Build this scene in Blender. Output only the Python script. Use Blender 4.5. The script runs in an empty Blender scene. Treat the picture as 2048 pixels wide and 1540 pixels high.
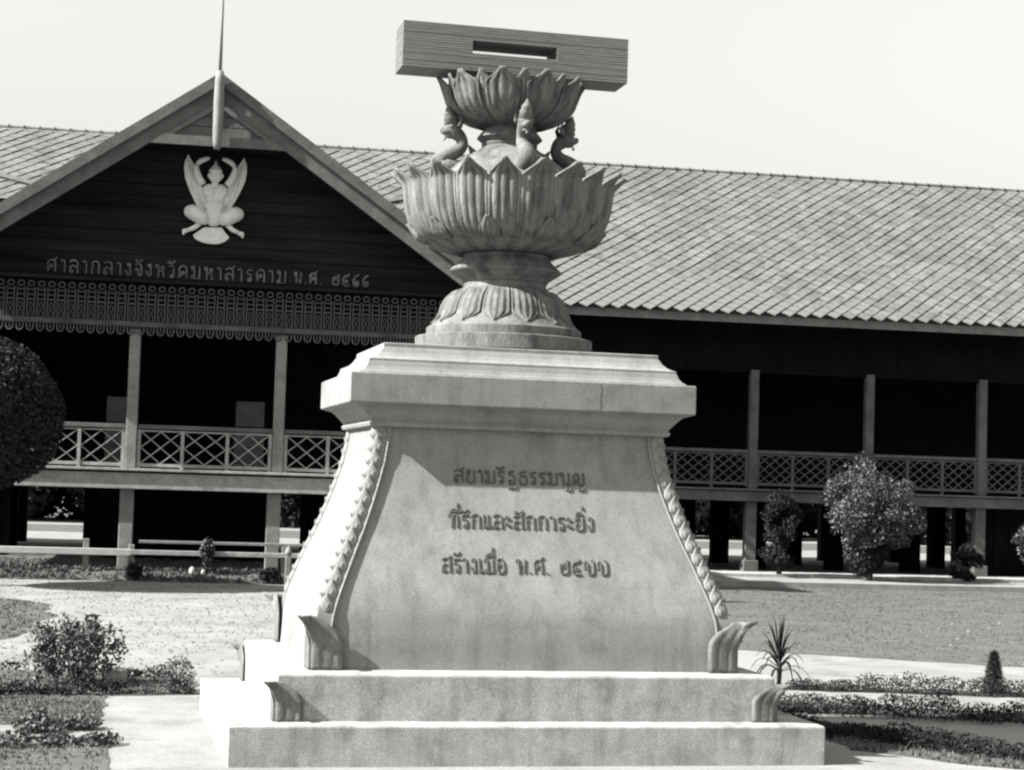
import bpy, bmesh, math, random
import numpy as np
from mathutils import Vector, Matrix
random.seed(7); rng = np.random.default_rng(11)
sc = bpy.context.scene; COL = sc.collection
PI = math.pi
# ------------------------------------------------------------------ camera
cam = bpy.data.cameras.new('camera'); camo = bpy.data.objects.new('camera', cam); COL.objects.link(camo)
yaw, pitch, roll = math.radians(12.978), math.radians(3.1095), 0.031
Fv = Vector((math.sin(yaw)*math.cos(pitch), math.cos(yaw)*math.cos(pitch), math.sin(pitch)))
R0 = Vector((math.cos(yaw), -math.sin(yaw), 0)); U0 = R0.cross(Fv)
Rv = R0*math.cos(roll)+U0*math.sin(roll); Uv = -R0*math.sin(roll)+U0*math.cos(roll)
m = Matrix((Rv, Uv, -Fv)).transposed().to_4x4(); m.translation = Vector((0, 0, 1.75))
camo.matrix_world = m
cam.sensor_fit = 'HORIZONTAL'; cam.sensor_width = 36; cam.lens = 36*3700/2048
cam.clip_start = .1; cam.clip_end = 3000
sc.camera = camo
# ------------------------------------------------------------------ sky, sun, exposure
sun_dir = Vector((.80, .100, -.65)).normalized()          # the way the light travels
elev = math.asin(-sun_dir.z); az = math.atan2(-sun_dir.x, -sun_dir.y)
w = bpy.data.worlds.new('World'); sc.world = w; w.use_nodes = True
nt = w.node_tree; nt.nodes.clear()
sky = nt.nodes.new('ShaderNodeTexSky'); sky.sky_type = 'NISHITA'; sky.sun_disc = False
sky.sun_elevation = elev; sky.sun_rotation = az; sky.dust_density = 3.0; sky.air_density = 1.7; sky.ozone_density = 1
sep = nt.nodes.new('ShaderNodeSeparateColor'); nt.links.new(sky.outputs[0], sep.inputs[0])
# black and white plate, mostly sensitive to blue
mx = nt.nodes.new('ShaderNodeMath'); mx.operation = 'MULTIPLY'; mx.inputs[1].default_value = .85
nt.links.new(sep.outputs['Blue'], mx.inputs[0])
ad = nt.nodes.new('ShaderNodeMath'); ad.operation = 'MULTIPLY_ADD'; ad.inputs[1].default_value = .15
nt.links.new(sep.outputs['Green'], ad.inputs[0]); nt.links.new(mx.outputs[0], ad.inputs[2])
tint = nt.nodes.new('ShaderNodeVectorMath'); tint.operation = 'SCALE'; tint.inputs[0].default_value = (1.0, .99, .955)
nt.links.new(ad.outputs[0], tint.inputs['Scale'])
bg = nt.nodes.new('ShaderNodeBackground'); bg.inputs[1].default_value = .066
wo = nt.nodes.new('ShaderNodeOutputWorld')
nt.links.new(tint.outputs[0], bg.inputs[0]); nt.links.new(bg.outputs[0], wo.inputs[0])
sl = bpy.data.lights.new('sun', 'SUN'); sl.energy = 5.0; sl.angle = math.radians(.55); sl.color = (1, .99, .965)
so = bpy.data.objects.new('sun', sl); COL.objects.link(so); so.rotation_euler = sun_dir.to_track_quat('-Z', 'Y').to_euler()
sc.view_settings.view_transform = 'Standard'; sc.view_settings.look = 'None'
sc.view_settings.exposure = 1.85; sc.view_settings.gamma = 1; sc.view_settings.use_curve_mapping = False
sc.cycles.filter_width = 2.3
sc.cycles.max_bounces = 6
# ------------------------------------------------------------------ materials
def mat(name, val, rough=.9, var=.25, scale=3., grain=.12, gscale=120., bump=.15, bscale=40., spots=0, dark=.3, stretch=(1, 1, 1), spec=.25, drips=0, cell=0):
    m = bpy.data.materials.new(name); m.use_nodes = True; t = m.node_tree; N = t.nodes; L = t.links
    b = N['Principled BSDF']; b.inputs['Roughness'].default_value = rough
    b.inputs['Specular IOR Level'].default_value = spec
    tc = N.new('ShaderNodeTexCoord'); mp = N.new('ShaderNodeMapping'); mp.inputs['Scale'].default_value = stretch
    L.new(tc.outputs['Object'], mp.inputs[0])
    def noise(s, d, r=.6):
        n = N.new('ShaderNodeTexNoise'); n.inputs['Scale'].default_value = s; n.inputs['Detail'].default_value = d
        n.inputs['Roughness'].default_value = r; L.new(mp.outputs[0], n.inputs['Vector']); return n.outputs['Fac']
    def rng_(src, a, b_, c, d):
        r = N.new('ShaderNodeMapRange'); r.inputs[1].default_value = a; r.inputs[2].default_value = b_
        r.inputs[3].default_value = c; r.inputs[4].default_value = d; L.new(src, r.inputs[0]); return r.outputs[0]
    def mul(x, y):
        q = N.new('ShaderNodeMath'); q.operation = 'MULTIPLY'; L.new(x, q.inputs[0]); L.new(y, q.inputs[1]); return q.outputs[0]
    v = rng_(noise(scale, 6), .3, .7, val*(1-var), val*(1+var))
    g = rng_(noise(gscale, 2, .8), .25, .75, 1-grain, 1+grain)
    v = mul(v, g)
    if spots:
        s = rng_(noise(spots, 5, .65), .52, .68, 1, dark); v = mul(v, s)
    if drips:
        m2 = N.new('ShaderNodeMapping'); m2.inputs['Scale'].default_value = (9, 9, .8); L.new(tc.outputs['Object'], m2.inputs[0])
        n2 = N.new('ShaderNodeTexNoise'); n2.inputs['Scale'].default_value = 1.0; n2.inputs['Detail'].default_value = 5; n2.inputs['Roughness'].default_value = .65
        L.new(m2.outputs[0], n2.inputs['Vector']); v = mul(v, rng_(n2.outputs['Fac'], .48, .72, 1, 1-drips))
    if cell:
        vo = N.new('ShaderNodeTexVoronoi'); vo.inputs['Scale'].default_value = cell; L.new(tc.outputs['Object'], vo.inputs['Vector'])
        sx_ = N.new('ShaderNodeSeparateColor'); L.new(vo.outputs['Color'], sx_.inputs[0]); v = mul(v, rng_(sx_.outputs[0], 0, 1, .78, 1.22))
    cc = N.new('ShaderNodeVectorMath'); cc.operation = 'SCALE'; cc.inputs[0].default_value = (1, .997, .975); L.new(v, cc.inputs['Scale'])
    L.new(cc.outputs[0], b.inputs['Base Color'])
    if bump:
        bp = N.new('ShaderNodeBump'); bp.inputs['Strength'].default_value = bump; bp.inputs['Distance'].default_value = .02
        L.new(noise(bscale, 5, .7), bp.inputs['Height']); L.new(bp.outputs[0], b.inputs['Normal'])
    return m
M = {}
M['cement'] = mat('pale_cement', .18, .9, .16, 2.6, .45, 150, .14, 110, spots=2.4, dark=.80, drips=.26)
M['cement_base'] = mat('weathered_cement', .275, .95, .22, 5, .50, 130, .22, 110, spots=3.4, dark=.64, drips=.30)
M['cement_cap'] = mat('smooth_cement', .185, .9, .12, 5, .40, 150, .12, 110, spots=4, dark=.78, drips=.22)
M['bowl'] = mat('cast_cement', .125, .85, .38, 9, .32, 120, .4, 60, spots=6, dark=.5, stretch=(1, 1, .35), drips=.45)
M['book'] = mat('grooved_cement', .15, .9, .18, 6, .16, 110, .25, 50, stretch=(1, 1, 9))
M['letter'] = mat('raised_lettering', .07, .9, .15, 20, .1, 110, .2, 60)
M['sand'] = mat('sandy_ground', .175, 1, .20, 1.1, .26, 45, .5, 9, spots=1.6, dark=.70)
M['grass'] = mat('short_grass_soil', .072, 1, .3, 2.2, .35, 22, .6, 14, spots=1.1, dark=.72)
M['blade'] = mat('grass_blades', .082, .9, .35, 3, .25, 40, 0)
M['leaf'] = mat('green_leaves', .034, .55, .5, 6, .3, 30, 0, spec=.5)
M['soil'] = mat('dark_soil', .04, 1, .3, 6, .3, 60, .5, 30)
M['leafd'] = mat('dark_leaves', .014, .8, .5, 4, .3, 30, 0, spec=.12)
M['leafp'] = mat('pale_leaves', .026, .5, .5, 6, .3, 30, 0, spec=.5)
M['leafm'] = mat('dusky_leaves', .020, .8, .5, 3, .3, 30, 0, spec=.12)
M['bark'] = mat('bark', .03, .95, .3, 9, .2, 60, .6, 20)
M['wood'] = mat('weathered_timber', .16, .85, .25, 4, .26, 40, .3, 20)
M['woodl'] = mat('whitewashed_timber', .24, .85, .22, 5, .26, 40, .3, 20)
M['woodb'] = mat('barge_timber', .095, .85, .3, 3, .3, 45, .3, 20)
M['woodm'] = mat('grey_timber', .085, .85, .3, 3, .28, 45, .4, 20)
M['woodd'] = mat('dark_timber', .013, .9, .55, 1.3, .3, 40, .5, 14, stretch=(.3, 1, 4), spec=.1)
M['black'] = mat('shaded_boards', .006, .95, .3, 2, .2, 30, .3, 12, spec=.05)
M['fret'] = mat('fretwork_paint', .06, .85, .5, 3, .4, 35, .3, 20)
M['signp'] = mat('sign_paint', .12, .8, .55, 5, .35, 40, 0)
M['gold'] = mat('emblem_paint', .6, .6, .12, 8, .12, 50, .15, 30)
M['tile'] = mat('roof_tile', .108, .62, .10, .5, .34, 34, .3, 30, spots=3.5, dark=.84, spec=.4, cell=4.2)
M['pole'] = mat('pole_paint', .15, .7, .15, 4, .15, 50, .1, 20)
M['stone'] = mat('white_stone', .34, .9, .1, 5, .1, 50, .2, 20)
# ------------------------------------------------------------------ mesh helpers
class MB:
    def __init__(s): s.v = []; s.f = []
    def add(s, vs, fs):
        n = len(s.v); s.v += [tuple(p) for p in vs]; s.f += [tuple(i+n for i in f) for f in fs]; return s
    def box(s, x0, x1, y0, y1, z0, z1):
        return s.add([(x0,y0,z0),(x1,y0,z0),(x1,y1,z0),(x0,y1,z0),(x0,y0,z1),(x1,y0,z1),(x1,y1,z1),(x0,y1,z1)],
                     [(0,3,2,1),(4,5,6,7),(0,1,5,4),(1,2,6,5),(2,3,7,6),(3,0,4,7)])
    def bar(s, a, b, wx, wz, up=(0,0,1)):
        a = Vector(a); b = Vector(b); d = (b-a).normalized(); up = Vector(up)
        sd = d.cross(up).normalized(); u2 = sd.cross(d).normalized()
        vs = []
        for p in (a, b):
            for i, j in ((-1,-1),(1,-1),(1,1),(-1,1)): vs.append(p+sd*(i*wx/2)+u2*(j*wz/2))
        return s.add(vs, [(0,1,2,3),(7,6,5,4),(0,4,5,1),(1,5,6,2),(2,6,7,3),(3,7,4,0)])
    def tube(s, path, rad, n=8, flat=1., flatdir=None):
        P = [Vector(p) for p in path]; k = len(P)
        if not hasattr(rad, '__len__'): rad = [rad]*k
        ref = None; vs = []
        for i in range(k):
            d = (P[min(i+1,k-1)]-P[max(i-1,0)])
            d = d.normalized() if d.length > 1e-9 else Vector((0,0,1))
            if flatdir is not None:
                a = Vector(flatdir); a = (a-d*a.dot(d)); a = a.normalized() if a.length > 1e-6 else d.orthogonal().normalized()
            else:
                a = d.orthogonal().normalized() if ref is None else (ref-d*ref.dot(d)).normalized()
            ref = a; b = d.cross(a)
            for j in range(n):
                t = 2*PI*j/n; vs.append(P[i]+(a*math.cos(t)*flat+b*math.sin(t))*rad[i])
        fs = [(i*n+j, i*n+(j+1)%n, (i+1)*n+(j+1)%n, (i+1)*n+j) for i in range(k-1) for j in range(n)]
        fs += [tuple(range(n-1,-1,-1)), tuple((k-1)*n+j for j in range(n))]
        return s.add(vs, fs)
    def lathe(s, prof, n=64, c=(0,0)):
        k = len(prof); vs = [(c[0]+r*math.cos(2*PI*j/n), c[1]+r*math.sin(2*PI*j/n), z) for r, z in prof for j in range(n)]
        fs = [(i*n+j, i*n+(j+1)%n, (i+1)*n+(j+1)%n, (i+1)*n+j) for i in range(k-1) for j in range(n)]
        fs += [tuple(range(n-1,-1,-1)), tuple((k-1)*n+j for j in range(n))]
        return s.add(vs, fs)
    def ell(s, c, r, rot=None, n=12, k=8):
        vs = []; c = Vector(c)
        for i in range(k+1):
            a = -PI/2+PI*i/k
            for j in range(n):
                t = 2*PI*j/n; q = Vector((r[0]*math.cos(a)*math.cos(t), r[1]*math.cos(a)*math.sin(t), r[2]*math.sin(a)))
                if rot is not None: q = rot @ q
                vs.append(c+q)
        return s.add(vs, [(i*n+j, i*n+(j+1)%n, (i+1)*n+(j+1)%n, (i+1)*n+j) for i in range(k) for j in range(n)])
    def rect_loft(s, prof, c=(0,0)):          # prof: (hx, hy, z)
        vs = []
        for hx, hy, z in prof: vs += [(c[0]-hx,c[1]-hy,z),(c[0]+hx,c[1]-hy,z),(c[0]+hx,c[1]+hy,z),(c[0]-hx,c[1]+hy,z)]
        k = len(prof); fs = [(i*4+j, i*4+(j+1)%4, (i+1)*4+(j+1)%4, (i+1)*4+j) for i in range(k-1) for j in range(4)]
        fs += [(3,2,1,0), tuple((k-1)*4+j for j in range(4))]
        return s.add(vs, fs)
    def prism(s, poly, y0, y1):               # poly in x,z ; extruded along y
        n = len(poly); vs = [(p[0], y0, p[1]) for p in poly]+[(p[0], y1, p[1]) for p in poly]
        return s.add(vs, [tuple(range(n)), tuple(range(2*n-1, n-1, -1))]+[(i, i+n, (i+1)%n+n, (i+1)%n) for i in range(n)])
    def mesh(s, name, mt, smooth=False, bevel=0):
        me = bpy.data.meshes.new(name); me.from_pydata(s.v, [], s.f); me.update()
        bm = bmesh.new(); bm.from_mesh(me); bmesh.ops.recalc_face_normals(bm, faces=bm.faces)
        bm.to_mesh(me); bm.free()
        me.materials.append(mt)
        if smooth:
            me.shade_smooth() if hasattr(me, 'shade_smooth') else me.polygons.foreach_set('use_smooth', [True]*len(me.polygons))
        return me
    def obj(s, name, mt, parent=None, smooth=False, loc=None, bevel=0, auto=None):
        me = s.mesh(name, mt, smooth or auto is not None); o = bpy.data.objects.new(name, me); COL.objects.link(o)
        if auto is not None: me.set_sharp_from_angle(angle=math.radians(auto))
        if parent: o.parent = parent
        if loc: o.location = loc
        if bevel:
            b = o.modifiers.new('bevel', 'BEVEL'); b.width = bevel; b.segments = 2; b.limit_method = 'ANGLE'; b.angle_limit = math.radians(40)
        return o
def tag(o, label=None, cat=None, group=None, kind=None):
    if label: o['label'] = label
    if cat: o['category'] = cat
    if group: o['group'] = group
    if kind: o['kind'] = kind
    return o
def empty(name, loc, rz, label, cat, group=None):
    o = bpy.data.objects.new(name, None); COL.objects.link(o); o.location = loc; o.rotation_euler = (0,0,rz); o.empty_display_size = .2
    return tag(o, label, cat, group)
def inst(o, parent, loc=(0,0,0), rot=(0,0,0), scale=None):
    c = o.copy(); COL.objects.link(c); c.parent = parent; c.location = loc; c.rotation_euler = rot
    if scale: c.scale = scale
    return c
# building frame
br = math.radians(-2.5); bu = Vector((math.cos(br), math.sin(br), 0)); bn = Vector((-math.sin(br), math.cos(br), 0))
def B(u, v, w=0): return bu*u+bn*v+Vector((0,0,w))
# ------------------------------------------------------------------ ground
def sheet(name, poly, z, mt, kind='structure'):
    mb = MB(); mb.add([(x, y, z) for x, y in poly], [tuple(range(len(poly)))]); return tag(mb.obj(name, mt), kind=kind)
sheet('ground', [(-600,-80),(900,-80),(900,1500),(-600,1500)], 0, M['sand'])
def wob(poly, step=.35, amp=.07):
    out = []
    for i, a in enumerate(poly):
        b = poly[(i+1)%len(poly)]; L = math.hypot(b[0]-a[0], b[1]-a[1]); n = max(1, int(L/step))
        nx, ny = -(b[1]-a[1])/L, (b[0]-a[0])/L
        for k in range(n):
            t = k/n; d = random.uniform(-amp, amp) if k else 0; out.append((a[0]+(b[0]-a[0])*t+nx*d, a[1]+(b[1]-a[1])*t+ny*d))
    return out
P_lawnR = wob([(6.1,20.4),(7.3,19.55),(8.5,18.75),(9.8,17.95),(22,14),(34,33),(10.5,33.1),(4.5,32.2),(4.5,26)])
P_gl1 = wob([(-1.6,13.25),(.2,13.3),(.27,14.95),(-1.6,14.8)], .2, .03)
P_gl2 = wob([(-1.6,8.5),(.24,8.5),(.24,12.2),(-1.6,12.2)], .2, .03)
P_row = wob([(-1.8,14.95),(.5,15.0),(1.0,15.1),(1.0,16.0),(.35,16.7),(-1.8,16.9)], .2, .05)
P_far = wob([(-30,57),(70,52),(70,61),(-30,64)], 3, .6)
P_far2 = [(-60,66.5),(90,64),(110,130),(-80,130)]
P_leftp = wob([(-6,19.3),(-.9,19.4),(-.45,21),(-.25,23.5),(-.5,25.6),(-1.2,26.6),(-6,27)], .4, .12)
P_bedR = wob([(5.3,13.9),(5.25,12.0),(5.95,11.2),(9,9.8),(9,11.0),(6.5,12.2),(5.9,13.2)], .2, .05)
P_bedR2 = wob([(5.4,14.2),(9,12.9),(9,13.6),(5.5,14.9)], .2, .05)
P_bedR3 = wob([(6.2,15.7),(9.6,14.8),(9.6,15.3),(6.2,16.1)], .2, .05)
sheet('lawn', P_lawnR, .004, M['grass']); sheet('grass_patch', P_gl1, .004, M['grass']); sheet('grass_patch', P_gl2, .004, M['grass'])
sheet('planting_bed', P_row, .004, M['grass']); sheet('far_lawn', P_far, .004, M['grass']); sheet('far_lawn', P_far2, .004, M['grass'])
sheet('grass_patch', P_leftp, .004, M['grass']); sheet('planting_bed', P_bedR, .004, M['grass'])
sheet('planting_bed', P_bedR2, .004, M['soil']); sheet('planting_bed', P_bedR3, .004, M['soil'])
# grass bank in front of the hall
mb = MB(); nu = 90
prof = [(30.75,-.02),(31.0,.07),(31.35,.15),(33.0,.19),(36.4,.17),(37.0,-.02)]
for i in range(nu+1):
    u = -9+i*(15.2)/nu
    for v, h in prof: mb.v.append(tuple(B(u, v+random.uniform(-.06,.06), h+(random.uniform(-.02,.03) if h > 0 else 0))))
k = len(prof)
mb.f = [(i*k+j, i*k+j+1, (i+1)*k+j+1, (i+1)*k+j) for i in range(nu) for j in range(k-1)]
tag(mb.obj('grass_bank', M['grass'], smooth=True), kind='structure')
# earth strip and kerb at the foot of the right wing
def bbox(name, mt, u0, u1, v0, v1, w0, w1, parent=None):
    mb = MB(); c = [B(u0,v0),B(u1,v0),B(u1,v1),B(u0,v1)]
    mb.add([(p.x,p.y,w0) for p in c]+[(p.x,p.y,w1) for p in c], [(0,3,2,1),(4,5,6,7),(0,1,5,4),(1,2,6,5),(2,3,7,6),(3,0,4,7)])
    return mb.obj(name, mt, parent)
tag(bbox('kerb', M['cement'], 7.4, 17.0, 33.3, 33.75, -.05, .10), kind='structure')
tag(bbox('kerb', M['cement'], 17.0, 40.0, 33.45, 33.75, -.05, .08), kind='structure')
tag(bbox('plinth_pavement', M['cement_base'], 4.8, 40.0, 37.3, 38.9, -.05, .06), kind='structure')
def inpoly(x, y, poly):
    c = False; n = len(poly); j = n-1
    for i in range(n):
        xi, yi = poly[i]; xj, yj = poly[j]
        if (yi > y) != (yj > y) and x < (xj-xi)*(y-yi)/(yj-yi)+xi: c = not c
        j = i
    return c
def tufts(name, poly, n, hmin, hmax, mt, z=0., label=None, zf=None):
    xs = [p[0] for p in poly]; ys = [p[1] for p in poly]; V = []; Fc = []; cnt = 0
    x0, x1, y0, y1 = min(xs), min(max(xs), 24), min(ys), max(ys)
    while cnt < n:
        x = random.uniform(x0, x1); y = random.uniform(y0, y1)
        if not inpoly(x, y, poly): continue
        if math.sin(x*2.3+1.7*math.sin(y*1.3))*math.cos(y*1.9+x*.8)+random.uniform(-.7,.9) < -.35: continue
        cnt += 1; h0 = random.uniform(hmin, hmax); zz = zf(x, y) if zf else z
        for _ in range(4):
            a = random.uniform(0, 2*PI); l = h0*random.uniform(.3,1.0); wd = h0*random.uniform(.12,.2); bx = x+random.uniform(-.5,.5)*h0; by = y+random.uniform(-.5,.5)*h0
            i = len(V); ca, sa = math.cos(a), math.sin(a)
            V += [(bx-sa*wd, by+ca*wd, zz), (bx+sa*wd, by-ca*wd, zz), (bx+ca*l, by+sa*l, zz+h0*random.uniform(.5,1))]
            Fc.append((i, i+1, i+2))
    me = bpy.data.meshes.new(name); me.from_pydata(V, [], Fc); me.materials.append(mt)
    o = bpy.data.objects.new(name, me); COL.objects.link(o); return tag(o, label, 'grass', kind='stuff')
tufts('grass', P_lawnR, 42000, .012, .036, M['blade'], label='short rough grass covering the lawn right of the pedestal')
tufts('grass', P_gl1, 5000, .015, .04, M['blade'], label='short grass on the bed between the two plant rows at left')
tufts('grass', P_gl2, 4500, .015, .04, M['blade'], label='short grass at the bottom left corner of the grounds')
tufts('grass', P_row, 2600, .015, .05, M['blade'], label='sparse grass on the planting bed around the round shrub')
tufts('grass', P_leftp, 5000, .02, .06, M['blade'], label='grass patch on the sand at the far left')
tufts('grass', P_bedR, 2500, .02, .05, M['blade'], label='grass on the bed beside the lowest step of the pedestal')
bankpoly = [tuple(B(u,v)[:2]) for u, v in ((-5,30.8),(5.6,30.8),(5.6,34),(-5,34))]
tufts('grass', bankpoly, 14000, .03, .10, M['blade'], label='rough grass on the bank below the front porch', zf=lambda x, y: min(.16, max(0., .02+(y+x*.0437-30.8)*.22)))
# scattered litter
def litter(name, poly, n, s0, s1, mt, label):
    mb = MB(); xs = [p[0] for p in poly]; ys = [p[1] for p in poly]
    for _ in range(n):
        x = random.uniform(min(xs), max(xs)); y = random.uniform(min(ys), max(ys))
        if not inpoly(x, y, poly): continue
        s = random.uniform(s0, s1); mb.ell((x, y, s*.4), (s, s*random.uniform(.6,1), s*.5), Matrix.Rotation(random.uniform(0,3),3,'Z'), 6, 4)
    return tag(mb.obj(name, mt), label, 'stones', kind='stuff')
litter('pebbles', [(9,18.3),(22,14.5),(24,27),(11,24)], 480, .005, .018, M['stone'], 'pale pebbles and dry leaves scattered over the right lawn')
litter('pebbles', [(-1,16),(3.2,14.3),(3.4,30),(-4,30)], 160, .006, .016, M['sand'], 'small stones and clods on the open sand at left')
tufts('weeds', [(-2,17.3),(1.2,16.6),(3.3,15.5),(3.6,30.4),(-5,30.4)], 5200, .008, .028, M['blade'], label='sparse dry weeds dotted over the open sand at left')
# ------------------------------------------------------------------ pedestal
XC, YC = 2.85, 12.68
ped = empty('pedestal', (XC, YC, 0), 0, 'pale cement pedestal with flared sides, three lines of raised lettering and two steps', 'pedestal')
def P(mb, name, mt, **k): return mb.obj(name, mt, ped, **k)
lo = P(MB().rect_loft([(1.925,1.34,-.06),(1.925,1.34,.244),(1.915,1.33,.251),(1.6,1.16,.262)]), 'lower_step', M['cement_base'], bevel=.008)
up = P(MB().rect_loft([(1.625,1.195,.254),(1.625,1.195,.541),(1.615,1.185,.55),(1.38,1.0,.563)]), 'upper_step', M['cement_base'], bevel=.008)
# the flared body: half width by height
BZ = [.55,.60,.75,.90,1.00,1.10,1.20,1.306,1.44,1.59,1.72,1.875,2.03,2.11,2.17]
BX = [1.405,1.40,1.392,1.372,1.342,1.305,1.265,1.222,1.166,1.112,1.070,1.025,.998,.992,.992]
def hx(z): return float(np.interp(z, BZ, BX))
def hy(z): return hx(z)-.362
def smoothz(): return list(np.linspace(.555, 2.165, 40))
body = P(MB().rect_loft([(hx(z)-.005, hy(z)-.015, z) for z in smoothz()]), 'body', M['cement'], auto=40)
BW = .10   # border width
def border(face):   # face: 0 front 1 right 2 back 3 left ; two strips each with fillet and leaves
    pass
def facepoint(face, a, z, out=0.):       # a: signed distance from face centre, measured along the face
    X, Y = hx(z), hy(z)
    return {0:(a, -Y-out), 1:(X+out, a), 2:(-a, Y+out), 3:(-X-out, -a)}[face]+(z,)
zs = smoothz()
for face in range(4):
    H = (lambda z: hx(z)) if face in (0,2) else (lambda z: hy(z))
    for sgn in (-1, 1):
        mb = MB(); vs = []
        for z in zs:
            e = H(z); a0, a1 = sgn*e, sgn*(e-BW)
            for a, o in ((a0, 0), (a1, 0), (a1, -.024), (a0*1.0, -.024)): vs.append(facepoint(face, a - (sgn*.002 if o else 0), z, o))
        n = len(zs); mb.add(vs, [(i*4+j, i*4+(j+1)%4, (i+1)*4+(j+1)%4, (i+1)*4+j) for i in range(n-1) for j in range(4)]+[(0,1,2,3), tuple((n-1)*4+j for j in (3,2,1,0))])
        band = mb.obj('border_band', M['cement'], ped, auto=50)
        if face in (1,3): continue
        mb = MB(); mb.tube([facepoint(face, sgn*(H(z)-BW-.004), z, .001) for z in zs], .009, 8); mb.obj('fillet', M['cement'], band, smooth=True)
# one scale leaf, shared: length along z, pointed tip turned out and sideways
def leafmesh():
    mb = MB(); L = .118; rows = []
    for t, wd, dp in ((0,.25,.3),(.12,.75,.8),(.3,1,1),(.5,.92,1),(.7,.62,.85),(.86,.32,.9),(1,.02,1.25)):
        rows.append((t*L, wd*.046, dp*.014))
    n = 10; vs = []
    for i, (z, wd, dp) in enumerate(rows):
        sh = .030*(i/6.)**2.2
        for j in range(n):
            a = PI*j/(n-1); vs.append((-math.cos(a)*wd+sh, -math.sin(a)*dp-(.010 if i >= 5 else 0), z))
    mb.add(vs, [(i*n+j, i*n+j+1, (i+1)*n+j+1, (i+1)*n+j) for i in range(6) for j in range(n-1)])
    mb.ell((0,-.008,.038), (.016,.010,.024), None, 8, 6)
    return mb.mesh('leaf', M['cement'], True)
lm = leafmesh(); bands = [o for o in ped.children if o.name.startswith('border_band')]
bi = 0
for face in range(4):
    H = (lambda z: hx(z)) if face in (0,2) else (lambda z: hy(z))
    for sgn in (-1, 1):
        z = .92 if True else 0
        while z < 2.07:
            sl_ = math.hypot(1, (hx(z+.04)-hx(z))/.04)
            o = bpy.data.objects.new('leaf', lm); COL.objects.link(o); o.parent = bands[bi]
            p = facepoint(face, sgn*(H(z)-.048), z, .0)
            o.location = p
            tilt = math.atan((hx(z+.08)-hx(z))/.08)      # negative: leaning in
            rz = {0:0, 1:PI/2, 2:PI, 3:-PI/2}[face]
            out = Matrix.Rotation(rz,4,'Z') @ Matrix.Rotation(tilt,4,'X') @ Matrix.Rotation(sgn*tilt,4,'Y') @ Matrix.Diagonal((sgn,1,1,1))
            o.matrix_local = Matrix.Translation(p) @ out
            z += .090/sl_*1.0
        bi += 1
# cornice
cor = [(1.0,.64,2.108),(1.025,.665,2.115),(1.033,.672,2.135),(1.02,.66,2.155),(1.03,.67,2.165),(1.05,.69,2.19),(1.085,.705,2.225),(1.10,.72,2.236),(1.10,.72,2.24),
       (1.172,.77,2.262),(1.176,.772,2.27),(1.176,.772,2.452),(1.170,.768,2.460)]
P(MB().rect_loft(cor), 'cornice_slab', M['cement_cap'], bevel=.004)
top = [(1.12,.745,2.455),(1.115,.74,2.468),(1.088,.728,2.482),(1.068,.716,2.505),(1.058,.708,2.532),(1.052,.705,2.540),(1.052,.705,2.556),(1.03,.69,2.562),(1.00,.665,2.578),(.972,.645,2.602),(.955,.632,2.628),(.946,.625,2.64),(.946,.625,2.662),(.94,.62,2.668)]
P(MB().rect_loft(top), 'cornice_moulding', M['cement_cap'])
cr_ = MB(); pz = [(.50,2.45),(.507,2.40),(.499,2.35),(.505,2.31),(.502,2.272)]
cr_.tube([(x, -.7725, z) for x, z in pz], .0016, 5); P(cr_, 'hairline_crack', M['letter'])
# corner ornaments
def ornament(x, y, z, sx, sy, W, H, name='corner_ornament', base=0.0):
    mb = MB(); nv, na = 16, 8
    for wing in (0, 1):
        vs = []
        for i in range(nv+1):
            v = i/nv
            ain = W*float(np.interp(v, [0,.54,.63,.72,.80,.86,.93,1], [1,1,.92,.78,.6,.38,.2,.02]))
            q_ = min(1, max(0, (v-.42)/.45)); fl = base+.004+.24*W*q_*q_*(3-2*q_)+.34*W*(max(0,v-.75)/.25)**1.5
            for j in range(na+1):
                t = j/na; a = ain*t - fl*(1-t)
                o = .004+fl*.4*(1-t)*1.0+.009*math.sin(t*PI*3)**2*(1 if v < .85 else .3)+(.006 if j == na else 0)
                px, py = (x - sx*a, y + sy*o) if wing == 0 else (x + sx*o, y - sy*a)
                if j == 0: px, py = x + sx*fl, y + sy*fl
                vs.append((px, py, z+H*v))
        mb.add(vs, [(i*(na+1)+j, i*(na+1)+j+1, (i+1)*(na+1)+j+1, (i+1)*(na+1)+j) for i in range(nv) for j in range(na)])
        rim = [Vector(vs[i*(na+1)+na])+Vector((0,sy*.006,0) if wing == 0 else (sx*.006,0,0)) for i in range(nv+1)]
        mb.tube(rim, [.006]*nv+[.003], 6)
    o = mb.obj(name, M['bowl'], ped, smooth=True); s = o.modifiers.new('solid','SOLIDIFY'); s.thickness = .014; s.offset = -1
    return o
for sx in (-1,1):
    for sy in (-1,1):
        ornament(sx*1.40, sy*1.04, .562, sx, sy, .185, .335)
        ornament(sx*1.625, sy*1.195, .258, sx, sy, .155, .245)
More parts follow.
